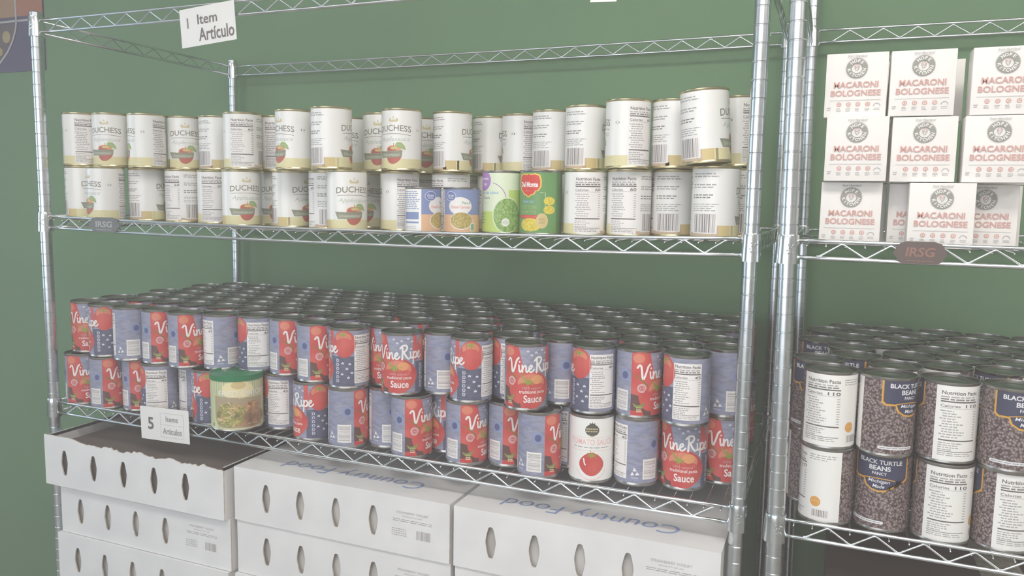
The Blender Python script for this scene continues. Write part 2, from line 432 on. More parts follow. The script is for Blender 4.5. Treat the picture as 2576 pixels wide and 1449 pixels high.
def shelf(parent, W, D, z, sag, name='wire_shelf', deck=True):
    N = 24
    def along(y, zz, r, x0=.3, x1=None):
        x1 = W-.3 if x1 is None else x1
        tube(bm, [(x0+(x1-x0)*k/N, y, zz+sagf(x0+(x1-x0)*k/N, W, sag)) for k in range(N+1)], r, 10)
    bm = bmesh.new()
    for y in (0, D): along(y, -.3, .105); along(y, -1.25, .115)
    for x in (0, W):
        for zz, r in ((-.3, .105), (-1.25, .115)): tube(bm, [(x, .3, zz), (x, D-.3, zz)], r, 10)
    for y in (0, D):
        n0 = len(bm.verts); truss(bm, (0, y, 0), (W, y, 0), 0, -.46, -1.13, 2.4)
        bm.verts.ensure_lookup_table()
        for v in bm.verts[n0:]: v.co.z += sagf(v.co.x, W, sag)
    for x in (0, W): truss(bm, (x, 0, 0), (x, D, 0), 0, -.46, -1.13, 2.4)
    rails = finish(bm, name, parent, ['chrome_bright'], True); rails.location = (0, 0, z*IN)
    if not deck: return rails
    bm = bmesh.new(); n = int(W/1.0)
    for k in range(1, n+1):
        x = k*W/(n+1); s = sagf(x, W, sag)
        tube(bm, [(x, -.02, -.62+s), (x, .06, -.56+s), (x, .25, -.555+s), (x, D-.25, -.555+s), (x, D-.06, -.56+s), (x, D+.02, -.62+s)], .045, 6)
    def cross(y): tube(bm, [(.1+(W-.2)*k/N, y, -.66+sagf(.1+(W-.2)*k/N, W, sag)) for k in range(N+1)], .075, 8)
    for y in (D*.25, D*.5, D*.75): cross(y)
    finish(bm, 'wire_deck', rails, ['chrome'], True)
    return rails
def shelving_unit(loc, W, D, pr, levels, zfloor, ztop, first, label, lean=(0, 0), badge=None):
    t = thing('wire_shelving_unit', loc, label, 'shelving unit', 'chrome wire shelving units')
    me = None; sl = None
    for (x, y, s) in ((0, 0, 1), (W, 0, -1), (0, D, 1), (W, D, -1)):
        if me is None:
            o = sharp(finish(post_mesh(pr, zfloor+1.2, ztop, first), 'post', t, ['chrome'], True), 30); me = o.data
        else: o = link('post', me, t)
        o.location = (x*IN, y*IN, 0); o.rotation_euler = (-lean[1], lean[0], 0)
        bm = bmesh.new(); lathe(bm, [(0, zfloor), (.75, zfloor), (.75, zfloor+.25), (.3, zfloor+.4), (.3, zfloor+1.25), (0, zfloor+1.25)], 16)
        finish(bm, 'foot', o, ['badge_grey'])
    for i, (z, sg) in enumerate(levels):
        rails = shelf(t, W, D, z, sg, deck=z < 10); rails.location = (lean[0]*z*IN, lean[1]*z*IN, z*IN)
        for (x, y) in ((0, 0), (W, 0), (0, D), (W, D)):
            if sl is None: o = sharp(finish(sleeve_mesh(pr*1.04), 'corner_sleeve', rails, ['chrome_bright'], True), 40); sl = o.data
            else: o = link('corner_sleeve', sl, rails)
            o.location = (x*IN, y*IN, 0); o.rotation_euler = (0, 0, 0 if x > 0 else RD(180+0))
            if x == 0: o.rotation_euler = (0, 0, RD(0) if y == 0 else pi)
        if badge and i == badge[0]:
            _, bx, bw, mb, mi_, sub = badge
            bm = bmesh.new(); ss = sagf(bx+bw/2, W, sg)
            pts = [(-.5, -.0), (-.38, .5), (-.25, .62), (.25, .62), (.38, .5), (.5, 0), (.36, -.5), (.3, -.56), (-.3, -.56), (-.36, -.5)]
            f = bm.faces.new([bm.verts.new((bw*a, -.13, b)) for a, b in pts]); r = bmesh.ops.extrude_face_region(bm, geom=[f])
            for v in [e for e in r['geom'] if isinstance(e, bmesh.types.BMVert)]: v.co.y -= .12
            b = finish(bm, 'badge', rails, [mb]); b.location = ((bx+bw/2)*IN, 0, (-.74+ss)*IN); b['label'] = 'dark grey plastic name badge clipped on the rail'
            a = Art(); a.text('IRSG', 0, .06, .5, mi_, 1, w=bw*.52, bold=.03, shear=.15 if sub else 0)
            if sub: a.lines(-bw*.25, bw*.25, -.4, 1, .1, .05, mi_, 1, 3, .1)
            else: a.rect(-bw*.25, bw*.25, -.4, -.36, mi_, 1)
            flat_art(a, 'lettering', b, (0, -.26, 0))
    return t
unitA = shelving_unit((0, 0, 0), 57.4, 22.9, .45, [(16, .1), (0, .33), (-16, .1), (-47.83, .0)], FLOOR, 16.2, .49,
    'chrome wire shelving unit holding the applesauce and pasta sauce cans, left of the other', badge=(1, 5.3, 3.5, 'badge_grey', 'ink_silver', False))
# the right unit leans very slightly
unitB = shelving_unit((59.40, -.24, 0), 57.4, 22.9, .5, [(16, .1), (0, .1), (-16, .1), (-47.83, .0)], FLOOR, 20.2, .53,
    'chrome wire shelving unit with pasta boxes and bean cans, cut by the right picture edge', lean=(-.0109, .0177), badge=(1, 5.3, 2.6, 'badge_dark', 'ink_bronze', True))

# ------------------------------------------------------------------ can labels
D2 = lambda R: (lambda d: RD(d)*R)
def apple_label():
    R = 1.462; U = D2(R); a = Art()
    a.rect(U(-180), U(180), .17, 4.27, 'paper_gloss', 0)
    a.rect(U(-70), U(106), .17, .84, 'band_yellow', 1); a.rect(U(-98), U(-60), .17, .84, 'band_gold', 1)
    a.rect(U(-112), U(-98), .17, .84, 'band_tan', 1); a.rect(U(-180), U(-98), .17, .38, 'band_tan', 1); a.rect(U(170), U(180), .17, .38, 'band_tan', 1)
    a.rect(U(100), U(112), .17, .7, 'band_yellow', 1); a.rect(U(178), U(180), .17, .6, 'band_tan', 1)
    # crown
    for du, hh in ((-.26, .2), (0, .34), (.26, .2)): a.poly([(du-.13, 3.53), (du+.13, 3.53), (du, 3.58+hh)], 'crown_gold', 2)
    a.rect(-.3, .3, 3.46, 3.56, 'crown_gold', 2); a.ell(0, 3.66, .06, .09, 'paper', 3)
    a.text('DUCHESS', 0, 3.03, .44, 'duchess_ink', 2, w=U(103), bold=.012, arch=.1)
    a.stroke([(U(-48)+U(98)*k/10, 2.62-.12*((k-5)/5)**2*(1 if k > 5 else .4)) for k in range(11)], .035, 'duchess_ink', 2)
    # 'Applesauce' in a thin script
    a.text('Applesauce', .05, 2.2, .42, 'script_green', 2, w=U(92), bold=-.004, shear=.35)
    # apple
    a.ell(0, 1.14, .62, .66, 'apple_red', 3, f=lambda t: 1+.05*cos(3*t-.6)); a.ell(.0, 1.52, .56, .27, 'apple_yellow', 4); a.ell(-.14, 1.5, .36, .2, 'apple_red', 5); a.ell(.05, 1.6, .3, .1, 'band_gold', 6)
    a.stroke([(0, 1.68), (.03, 1.84), (.0, 1.95)], .035, 'vine', 5)
    a.poly([(.12, 1.86), (.3, 2.02), (.6, 2.0), (.84, 1.75), (.9, 1.45), (.7, 1.52), (.5, 1.6), (.28, 1.66)], 'leaf_green', 7)
    a.stroke([(.2, 1.84), (.5, 1.82), (.8, 1.58)], .025, 'script_green', 8)
    a.poly([(-1.42, 1.42), (-.6, 1.38), (0, 1.4), (.68, 1.44), (.62, 1.0), (0, .94), (-.7, .9), (-1.2, .9)], 'banner_green', 9)
    a.poly([(-1.3, 1.34), (-.6, 1.29), (.58, 1.34), (.54, 1.29), (-.6, 1.24), (-1.3, 1.28)], 'duchess_ink', 10)
    a.text('Unsweetened', -.33, 1.13, .24, 'banner_pale', 10, w=1.55, bold=.01, shear=.3)
    a.text('NET WT', U(58), .68, .11, 'crown_gold', 2, w=.42); a.text('15 OZ (425g)', U(58), .45, .13, 'crown_gold', 2, w=.85)
    a.star(U(76), 2.92, .16, 'ink_grey', 2, .3, 6); a.ell(U(76), 2.92, .07, .07, 'paper', 3)
    a.nutrition(U(106), U(178), .22, 4.02, '60', 2, 7)
    u0 = U(-170); u1 = U(-98)
    for k, (v, n, m_) in enumerate(((3.96, 2, 'ink_grey'), (3.3, 2, 'ink_grey'), (2.68, 2, 'ink_mid'), (2.12, 4, 'ink_grey'))):
        a.lines(u0, u1, v, n, .155 if k < 3 else .13, .075 if k < 3 else .05, m_, 2, 40+k, .35)
    a.barcode(U(-168), U(-102), .33, 1.58, 2)
    return wrap_label(a, R), R
VINE = {  # brush-script letters as polylines: width-normalised, (x, y) in letter heights
 'V': [[(-.12, .78), (0, .95), (.14, .92), (.2, .6), (.26, .1), (.34, .0), (.5, .35), (.66, .85), (.82, 1.0)]],
 'i': [[(0, .5), (.04, .1), (.12, .03), (.24, .2)], [(.05, .72), (.06, .74)]],
 'n': [[(0, .5), (.03, .05)], [(.03, .2), (.14, .46), (.26, .5), (.3, .35), (.3, .1), (.38, .03), (.48, .15)]],
 'e': [[(0, .22), (.2, .3), (.28, .44), (.18, .52), (.05, .4), (.02, .18), (.12, .02), (.3, .06), (.42, .2)]],
 'R': [[(.08, .9), (.1, .5), (.06, .0)], [(-.1, .8), (.1, 1.0), (.4, 1.02), (.5, .82), (.34, .6), (.12, .52)], [(.2, .54), (.38, .2), (.58, .0), (.7, .08)]],
 'p': [[(0, .5), (.02, .1), (-.02, -.35)], [(.02, .3), (.12, .5), (.3, .48), (.34, .25), (.2, .04), (.05, .1)], [(.2, .04), (.38, .12)]]}
def vine_ripe(a, uc, vc, W, h, m, l):
    x = 0; lay = []
    for ch, adv in zip('Vine Ripe', (.84, .26, .5, .42, .14, .74, .26, .42, .42)):
        if ch != ' ': lay.append((ch, x))
        x += adv
    k = W/x
    for ch, x0 in lay:
        hh = h if ch in 'VR' else h
        for st in VINE[ch]:
            pts = []
            for i in range(len(st)-1):           # smooth by midpoint subdivision
                p, q = st[i], st[i+1]; pts += [p, ((p[0]*.75+q[0]*.25), (p[1]*.75+q[1]*.25)), ((p[0]*.25+q[0]*.75), (p[1]*.25+q[1]*.75))]
            pts.append(st[-1])
            if len(st) > 3: pts = [pts[0]]+[((pts[i-1][0]+pts[i][0]*2+pts[i+1][0])/4, (pts[i-1][1]+pts[i][1]*2+pts[i+1][1])/4) for i in range(1, len(pts)-1)]+[pts[-1]]
            P2 = [(uc-W/2+(x0+p[0])*k, vc-h*.4+p[1]*h+.10*((x0+p[0])/x-.5)) for p in pts]
            a.stroke(P2, .13 if ch in 'VR' else .105, m, l)
def calyx(a, u, v, r, l):
    for k in range(6):
        t = k*pi/3+.3; a.poly([(u+.12*r*cos(t+1.57), v+.12*r*sin(t+1.57)), (u+r*cos(t)*1.2, v+r*sin(t)*.7), (u-.12*r*cos(t+1.57), v-.12*r*sin(t+1.57))], 'calyx', l)
    a.ell(u, v, r*.35, r*.3, 'calyx', l)
def sauce_label():
    R = 1.462; U = D2(R); a = Art(); V0, V1 = .2, 4.25
    a.rect(U(-180), U(180), V0, V1, 'denim', 0)
    a.rect(U(-84), U(-15), V0, V1, 'tomato_red', 1); a.rect(U(48), U(118), V0, 2.4, 'denim_dark', 1)
    a.poly([(U(-84), V0), (U(-30), V0), (U(-36), 1.5), (U(-60), 1.45), (U(-84), 1.6)], 'tomato_dark', 2)
    a.poly([(U(-84), V0), (U(-50), V0), (U(-54), .55), (U(-84), .5)], 'tomato_red', 3)
    a.ell(U(-36), 1.6, .75, 1.1, 'tomato_red', 3); a.ell(U(-62), 3.9, .55, .45, 'tomato_red', 3); a.ell(U(-66), 3.9, .38, .3, 'tomato_orange', 4)
    a.poly([(U(-38), 4.25), (U(40), 4.25), (U(52), 3.2), (U(30), 2.6), (U(-10), 2.5), (U(-27), 3.1)], 'denim', 4)
    a.stroke([(U(-82), 2.9), (U(-62), 2.6), (U(-45), 2.2), (U(-30), 1.6)], .12, 'vine', 5, True); a.stroke([(U(-40), 1.2), (U(-30), 2.0), (U(-22), 2.7)], .1, 'vine', 5, True)
    a.poly([(U(-80), 1.0), (U(-68), .86), (U(-56), .95), (U(-46), 1.2), (U(-52), .8), (U(-62), .66), (U(-74), .75)], 'pepper_green', 5)
    a.text('20% MORE', U(-62), .72, .1, 'band_yellow', 6, w=.4); a.lines(U(-69), U(-54), .58, 2, .12, .07, 'band_yellow', 6, 2, .2)
    a.ring(U(-57), 1.98, .17, .3, 'pink_ink', 6); a.ring(U(-57), 1.98, .1, .13, 'pink_ink', 6); a.stroke([(U(-60), 1.98), (U(-54), 1.98)], .05, 'pink_ink', 6)
    for u, v in ((-14, 4.0), (8, 3.9), (26, 4.05), (-4, 3.75), (38, 3.85)): a.star(U(u), v, .11, 'star_ink', 5)
    a.rect(U(40), U(54), 2.5, 4.25, 'tomato_red', 5)
    # main tomato
    a.ell(U(0), 1.42, 1.32, 1.22, 'tomato_red', 7, 40, f=lambda t: 1+.03*cos(4*t)); a.ell(U(-2), 1.9, .95, .6, 'tomato_orange', 8); a.ell(U(12), 2.1, .4, .3, 'apple_yellow', 9); a.ell(U(-4), 1.45, 1.1, .5, 'tomato_red', 9)
    calyx(a, U(-12), 1.95, .55, 10); a.stroke([(U(-12), 1.95), (U(-30), 2.4)], .1, 'calyx', 11)
    vine_ripe(a, U(2), 2.98, U(134), .98, 'white_ink', 13)
    a.text('100% natural', U(-2), 1.54, .17, 'pink_ink', 12, w=1.25, bold=.004)
    a.text('traditional pasta', U(0), 1.26, .28, 'white_ink', 12, w=1.8, bold=.008); a.text('Sauce', U(2), .82, .5, 'white_ink', 12, w=1.3, bold=.02)
    # icon strip
    for k in range(6):
        a.ell(U(69), 2.1-k*.3, .11, .12, 'strip_ink', 6, 12); a.ell(U(69), 2.1-k*.3, .06, .07, 'denim_dark', 7, 10)
    a.stroke([(U(64.5), .45), (U(64.5), 2.25)], .02, 'strip_ink', 6)
    # second tomato
    a.ell(U(88), 3.3, .84, 1.0, 'tomato_red', 3, 32); a.ell(U(86), 3.75, .6, .4, 'tomato_orange', 4); a.ell(U(88), 3.3, .6, .45, 'tomato_red', 5); calyx(a, U(86), 4.0, .42, 6)
    a.rect(U(70), U(112), 4.25, 4.26, 'denim', 3)
    for u, v in ((84, 1.9), (96, 1.5), (82, 1.1), (104, 1.85), (100, .85), (110, 1.2)): a.star(U(u), v, .12, 'star_ink', 4)
    a.nutrition(U(118), U(185), .42, 3.95, '45', 3, 11)
    a.rrect(U(194), U(221), .38, 1.35, .08, 'denim_line', 3); a.rrect(U(196), U(219), .42, 1.31, .07, 'denim', 4)
    for k in range(3):
        t = k*2*pi/3+pi/2; c = (U(207.5)+.19*cos(t), .88+.19*sin(t))
        a.poly([(c[0]+.16*cos(t+q), c[1]+.16*sin(t+q)) for q in (0.3, 2.2, 4.2)], 'white_ink', 5)
    a.lines(U(198), U(217), .55, 1, .1, .05, 'star_ink', 5, 3, .1)
    a.barcode(U(228), U(268), .45, 1.78, 3, vertical=False)
    a.ell(U(258), 2.75, .22, .24, 'denim_mark', 2); a.ring(U(258), 2.75, .26, .4, 'denim_line', 1)
    a.lines(U(190), U(262), 3.9, 4, .13, .04, 'denim_line', 2, 9, .4); a.lines(U(192), U(240), 2.1, 3, .13, .04, 'denim_line', 2, 10, .5); a.lines(U(190), U(250), 3.0, 1, .13, .06, 'denim_line', 2, 12, .6)
    return wrap_label(a, R), R
def bean_label():
    R = 1.462; U = D2(R); a = Art()
    a.rect(U(-180), U(180), .17, 4.27, 'bean_photo', 0)
    shp = lambda g: [(U(-58)-g, 4.27), (U(-58)-g, 3.12-g), (U(-52)-g*.5, 2.98-g), (U(-32)-g*.5, 2.98-g), (U(-26)-g, 2.62-g*.5), (U(-14), 2.42-g), (U(0), 2.36-g), (U(14), 2.42-g), (U(26)+g, 2.62-g*.5), (U(32)+g*.5, 2.98-g), (U(52)+g*.5, 2.98-g), (U(58)+g, 3.12-g), (U(58)+g, 4.27)]
    a.poly(shp(.1), 'gold_line', 1); a.poly(shp(0), 'navy', 2)
    a.stroke([(U(-32), 2.98), (U(-20), 3.03), (U(0), 3.06), (U(20), 3.03), (U(32), 2.98)], .05, 'gold_line', 3)
    a.text('BLACK TURTLE', 0, 3.98, .25, 'bean_text', 3, w=U(92), bold=.03, arch=-.02); a.text('BEANS', 0, 3.64, .27, 'bean_text', 3, w=U(44), bold=.03); a.text('FANCY', 0, 3.33, .17, 'bean_text', 3, w=U(30), bold=.015)
    a.text('Michigan', 0, 2.86, .24, 'bean_text', 3, w=U(44), bold=.01, shear=.25); a.text('Made', 0, 2.6, .2, 'bean_text', 3, w=U(24), bold=.01, shear=.25)
    a.rrect(U(-64), U(14), .42, .6, .085, 'bean_text', 1); a.lines(U(-60), U(10), .51, 1, .1, .05, 'ink_grey', 2, 3, .1)
    a.rect(U(90), U(254), .17, 4.27, 'paper_gloss', 1); a.nutrition(U(98), U(176), .35, 4.1, '110', 2, 23, back=False)
    a.lines(U(183), U(250), 4.0, 3, .13, .05, 'ink_grey', 2, 8, .5)
    a.ell(U(201), 1.28, .3, .3, 'seal_orange', 2); a.stroke([(U(193), 1.28), (U(201), 1.34), (U(209), 1.26)], .06, 'band_gold', 3); a.ring(U(201), 1.28, .22, .24, 'band_gold', 3)
    a.barcode(U(192), U(232), .35, .88, 2)
    return wrap_label(a, R), R
def big_pea_label():
    R = 1.462; U = D2(R); a = Art()
    a.rect(U(-180), U(180), .17, 4.27, 'pale_lime', 0); a.rect(U(-180), U(180), .17, 1.6, 'lime', 1); a.rect(U(20), U(70), .17, 3.1, 'lime', 1)
    a.ring(U(-38), 2.3, 1.3, 1.35, 'purple', 3, 40, -55, 75)
    a.ell(U(-60), 3.75, .72, .72, 'purple', 4); a.text('organic', U(-58), 3.85, .26, 'white_ink', 5, w=.95, bold=.02); a.text('diet', U(-54), 3.5, .22, 'white_ink', 5, w=.4, bold=.02)
    a.text('No Salt Added', U(-38), 2.9, .2, 'lightblue_ink', 4, w=1.5, bold=.015); a.text('Sweet', U(-48), 2.55, .22, 'ink_grey', 4, w=.7, bold=.01); a.text('Peas', U(-50), 2.2, .18, 'band_yellow', 4, w=.5)
    a.lines(U(-80), U(-50), 1.4, 4, .2, .08, 'green_ink', 3, 4, .3)
    a.ell(U(16), 1.35, 1.05, 1.25, 'pale_lime', 4, 36); a.ell(U(17), 1.33, 1.0, 1.18, 'peas_photo', 5, 36)
    a.ell(U(12), .85, .28, .28, 'white_ink', 6); a.text('USDA', U(12), .94, .1, 'green_ink', 7, w=.3); a.rect(U(3), U(21), .84, .87, 'green_ink', 7); a.text('ORGANIC', U(12), .76, .09, 'green_ink', 7, w=.36)
    return wrap_label(a, R), R
def corn_label():
    R = 1.462; U = D2(R); a = Art()
    a.rect(U(-180), U(180), .17, 4.27, 'corn_green', 0); a.rect(U(48), U(120), .17, 4.27, 'corn_dark', 1); a.rect(U(120), U(180), .17, 4.27, 'paper_gloss', 1)
    def shield(s):
        return [(U(-34)+x*s, 3.42+y*s) for x, y in ((0, .72), (.15, .66), (.45, .7), (.75, .62), (.86, .3), (.85, -.1), (.66, -.38), (.55, -.36), (.4, -.58), (.15, -.66), (0, -.78), (-.15, -.66), (-.4, -.58), (-.55, -.36), (-.66, -.38), (-.85, -.1), (-.86, .3), (-.75, .62), (-.45, .7), (-.15, .66))]
    a.poly(shield(1.12), 'logo_yellow', 2); a.poly(shield(1.0), 'logo_red', 3); a.poly([(U(-38), 4.1), (U(-34), 4.27), (U(-30), 4.1)], 'calyx', 4)
    a.text('Del Monte', U(-34), 3.45, .36, 'white_ink', 5, w=1.42, bold=.035); a.text('Quality', U(-34), 3.02, .12, 'peach_ink', 5, w=.5)
    a.text('Fresh Cut', U(-36), 2.3, .22, 'lightblue_ink', 3, w=.9, bold=.02, shear=.2)
    a.text('SWEET CORN', U(-36), 1.92, .25, 'leaf_green', 3, w=1.35, bold=.01); a.text('CREAM STYLE', U(-36), 1.6, .22, 'leaf_green', 3, w=1.35, bold=.01)
    a.rect(U(-68), U(-2), 1.14, 1.38, 'logo_red', 3); a.text('NO PRESERVATIVES', U(-35), 1.26, .11, 'peach_ink', 4, w=1.3)
    a.stroke([(U(14), 1.5), (U(14), 2.9), (U(0), 2.92)], .03, 'pale_lime', 2)
    for v, b in ((2.35, .28), (1.75, .3)): a.ell(U(26), v, .42, b, 'corn_photo', 3)
    a.ell(U(-28), .72, .85, .45, 'corn_photo', 4); a.ell(U(6), 1.0, .42, .52, 'band_gold', 6); a.text('NON', U(6), 1.1, .15, 'vine', 7, w=.4); a.text('GMO', U(6), .88, .15, 'vine', 7, w=.4)
    a.nutrition(U(124), U(178), .4, 4.0, '60', 3, 5)
    return wrap_label(a, R), R
def small_pea_label():
    R = 1.268; U = D2(R); a = Art(); T = 3.1
    a.rect(U(-180), U(180), .15, T, 'value_blue', 0); a.rect(U(-180), U(180), .15, 1.35, 'peach', 1)
    a.ell(U(-2), 1.95, .84, .62, 'white_ink', 2); a.ell(U(-34), 2.62, .42, .34, 'white_ink', 3); a.ell(U(-34), 2.62, .39, .31, 'value_logo', 4); a.text('Great', U(-34), 2.68, .2, 'white_ink', 5, w=.5, shear=.2, bold=.01); a.text('Value', U(-34), 2.5, .15, 'white_ink', 5, w=.44, shear=.2)
    a.text('Peas &', U(18), 2.18, .19, 'green_ink', 3, w=.62, bold=.02); a.text('Diced Carrots', U(-1), 1.88, .2, 'peach_ink', 3, w=1.35, bold=.02)
    a.ell(U(2), .92, .84, .62, 'white_ink', 6); a.ell(U(2), .94, .8, .57, 'carrots_photo', 7)
    a.rrect(U(32), U(48), .2, .78, .05, 'pale_lime', 8); a.rrect(U(34), U(46), .26, .72, .04, 'green_ink', 9)
    a.rect(U(-140), U(-64), .15, T, 'paper_gloss', 2); a.lines(U(-136), U(-68), 2.9, 10, .13, .045, 'value_logo', 3, 6, .2); a.rect(U(-132), U(-72), 1.0, 1.5, 'value_blue', 4); a.rect(U(-132), U(-72), .72, .84, 'value_blue', 4); a.lines(U(-130), U(-76), .5, 2, .12, .04, 'ink_grey', 3, 7, .2)
    a.rect(U(150), U(215), .15, T, 'paper_gloss', 1)
    return wrap_label(a, R), R
def tomato_can_label():
    R = 1.462; U = D2(R); a = Art()
    a.rect(U(-180), U(180), .17, 4.27, 'paper_gloss', 0)
    a.ell(0, 3.52, .46, .4, 'emblem', 1); a.star(0, 3.9, .2, 'emblem', 1, .35, 6); a.lines(-.4, .4, 3.6, 2, .16, .07, 'crown_gold', 2, 3, .1); a.ring(0, 3.3, .2, .23, 'crown_gold', 2, 12, 200, 340)
    a.rect(-1.5, 1.5, 3.0, 3.02, 'sauce_pink', 1); a.text('TOMATO SAUCE', .0, 2.72, .38, 'sauce_pink', 2, w=U(118), bold=.006)
    a.lines(-1.3, 1.3, 2.36, 1, .1, .06, 'ink_grey', 2, 4, .05); a.rect(-1.5, 1.5, 2.14, 2.16, 'sauce_pink', 1)
    a.ell(0, 1.25, .8, .76, 'tomato_red', 3, 36, f=lambda t: 1+.03*cos(4*t)); calyx(a, 0, 1.85, .42, 5); a.stroke([(0, 1.85), (-.1, 2.2)], .04, 'calyx', 6); a.stroke([(-.52, 1.6), (-.46, 1.3), (-.4, 1.2)], .09, 'white_ink', 6)
    for k in range(26):
        t = RD(200+k*5.6); a.rect(1.02*cos(t)-.03, 1.02*cos(t)+.03, 1.22+1.0*sin(t)-.03, 1.22+1.0*sin(t)+.03, 'sauce_pink', 2)
    return wrap_label(a, R), R
def onion_label():
    R = 1.952; U = D2(R); a = Art()
    a.rect(U(-180), U(180), .1, 3.95, 'onion_base', 0); a.ell(U(-2), 3.2, 1.2, .7, 'onion_glow', 1, 30)
    a.poly([(U(-56), .9), (U(-48), .35), (U(-30), .24), (U(60), .24), (U(60), 2.5), (U(-56), 2.7)], 'casserole_haze', 2)
    a.ell(U(24), .95, 1.5, .74, 'casserole_brown', 3, 34); a.ell(U(-20), 1.2, 1.12, .92, 'casserole_photo', 4, 34); a.ell(U(32), 1.75, .72, .5, 'casserole_brown', 5, 24)
    rnd = random.Random(8)
    for k in range(90):
        t0 = rnd.uniform(0, 2*pi); q = sqrt(rnd.random()); u = U(-18)+1.1*q*cos(t0); v = 1.22+.9*q*sin(t0); t = rnd.uniform(-1, 1); L = rnd.uniform(.08, .26)
        a.stroke([(u-L*cos(t), v-L*sin(t)), (u, v+.05), (u+L*cos(t), v+L*sin(t))], rnd.uniform(.05, .1), rnd.choice(('calyx', 'pepper_green', 'onion_gold', 'leaf_green', 'onion_gold', 'onion_pale', 'calyx')), 6+k % 3)
    for k in range(40):
        u = U(34)+rnd.uniform(-.65, .6); v = 1.75+rnd.uniform(-.42, .42); t = rnd.uniform(0, 3)
        a.stroke([(u-.09*cos(t), v-.09*sin(t)), (u+.03, v+.05), (u+.09*cos(t), v+.09*sin(t))], .05, rnd.choice(('onion_gold', 'casserole_brown', 'onion_pale', 'apple_yellow')), 7+k % 2)
    a.text('FRIED ONIONS', U(14), 2.92, .42, 'white_ink', 10, w=U(118), bold=.004)
    a.ell(U(0), 3.55, .55, .3, 'band_gold', 2)
    a.rrect(U(-66), U(-61), .3, .55, .03, 'pepper_green', 3); a.text('NET WT 6 OZ', U(32), .5, .12, 'band_yellow', 6, w=.8, shear=.2)
    return wrap_label(a, R), R
def can_meshes(R, H, tin, lid, key):
    """returns body and lid meshes; the label sits at R-.03"""
    r = R-.035; z = H
    bm = bmesh.new()
    lathe(bm, [(0, .12), (r*.88, .12), (r*.9, .02), (R-.02, 0.0), (R, .04), (R, .1), (r, .15), (r, z-.15), (R, z-.1), (R, z-.03), (R-.03, z), (R-.075, z), (R-.085, z-.13)], 48)
    b = finish(bm, 'can_body_'+key, None, [tin], True); sharp(b, 40); body = b.data; bpy.data.objects.remove(b)
    bm = bmesh.new(); q = R-.085
    lathe(bm, [(q+.002, z-.06), (q, z-.13), (q-.07, z-.15), (q-.12, z-.12), (q-.2, z-.12), (q*.72, z-.13), (q*.69, z-.105), (q*.62, z-.105), (q*.59, z-.13), (q*.4, z-.13), (q*.37, z-.112), (0, z-.112)], 48)
    b = finish(bm, 'can_lid_'+key, None, [lid], True); sharp(b, 40); lidm = b.data; bpy.data.objects.remove(b)
    return body, lidm
class Kind:
    def __init__(s, R, H, label, tin, lid, name, key):
        s.R, s.H, s.name = R, H, name
        s.body, s.lid = can_meshes(R, H, tin, lid, key); s.label, s.LR = label[0], label[1]
def make_can(kind, x, y, z, face, label, cat, group=None, tilt=(0, 0)):
    """face: label degree turned towards the aisle camera side"""
    al = math.degrees(math.atan2(61.7-x, y+46.67))
    t = thing(kind.name, (x, y, z), label, cat, group, rot=(tilt[0], tilt[1], RD(al-face)))
    if tilt != (0, 0):
        t.rotation_euler = (Matrix.Rotation(tilt[1], 3, 'Y') @ Matrix.Rotation(tilt[0], 3, 'X') @ Matrix.Rotation(RD(al-face), 3, 'Z')).to_euler()
    link('can_body', kind.body, t); link('lid', kind.lid, t); link('paper_label', kind.label, t)
    return t
apple = Kind(1.492, 4.44, apple_label(), 'tin_gold', 'tin_gold', 'applesauce_can', 'apple')
sauce = Kind(1.492, 4.44, sauce_label(), 'tin', 'tin_lid', 'pasta_sauce_can', 'sauce')
bean = Kind(1.492, 4.44, bean_label(), 'tin', 'tin_lid', 'black_bean_can', 'bean')
bigpea = Kind(1.492, 4.44, big_pea_label(), 'tin', 'tin_lid', 'pea_can', 'pea')
corn = Kind(1.492, 4.44, corn_label(), 'tin', 'tin_lid', 'corn_can', 'corn')
smallpea = Kind(1.3, 3.25, small_pea_label(), 'tin', 'tin_lid', 'pea_and_carrot_can', 'smallpea')
tomcan = Kind(1.492, 4.44, tomato_can_label(), 'tin', 'tin_lid', 'tomato_sauce_can', 'tomato')

# ------------------------------------------------------------------ can positions (x, y in inches, label degree shown)
SAUCE_LOWER = [(1.66,1.7,-25),(4.68,1.66,296),(7.59,2.4,-47),(10.51,1.66,165),(13.18,3.07,222),(15.88,1.75,100),(21.74,3.41,171),(25.57,2.05,68),(29.02,1.66,260),(31.72,3,248),(34.41,1.66,295),(36.35,3.96,68),(38.63,2,293),(41.49,2.95,294),(44.21,1.66,262),(47.61,2.37,0),(50.54,3.05,211),(53.56,3.47,0),(55.72,5.61,-30),(45.63,4.64,200)]
SAUCE_UPPER = [(1.66,2.51,3),(4.6,1.81,98),(7.61,1.66,247),(10.63,1.83,-52),(13.64,1.66,-55),(16.56,2.42,214),(19.5,3.07,149),(22.51,3.18,-54),(25.84,2.24,-64),(29.14,1.66,103),(31.37,3.68,15),(33.6,1.66,9),(36.22,3.15,248),(38.98,1.93,89),(41.2,3.96,150),(43.17,1.68,-17),(44.87,4.17,248),(47.51,2.73,126),(50.51,3.08,295),(53.71,2.42,150),(55.72,5.54,225)]
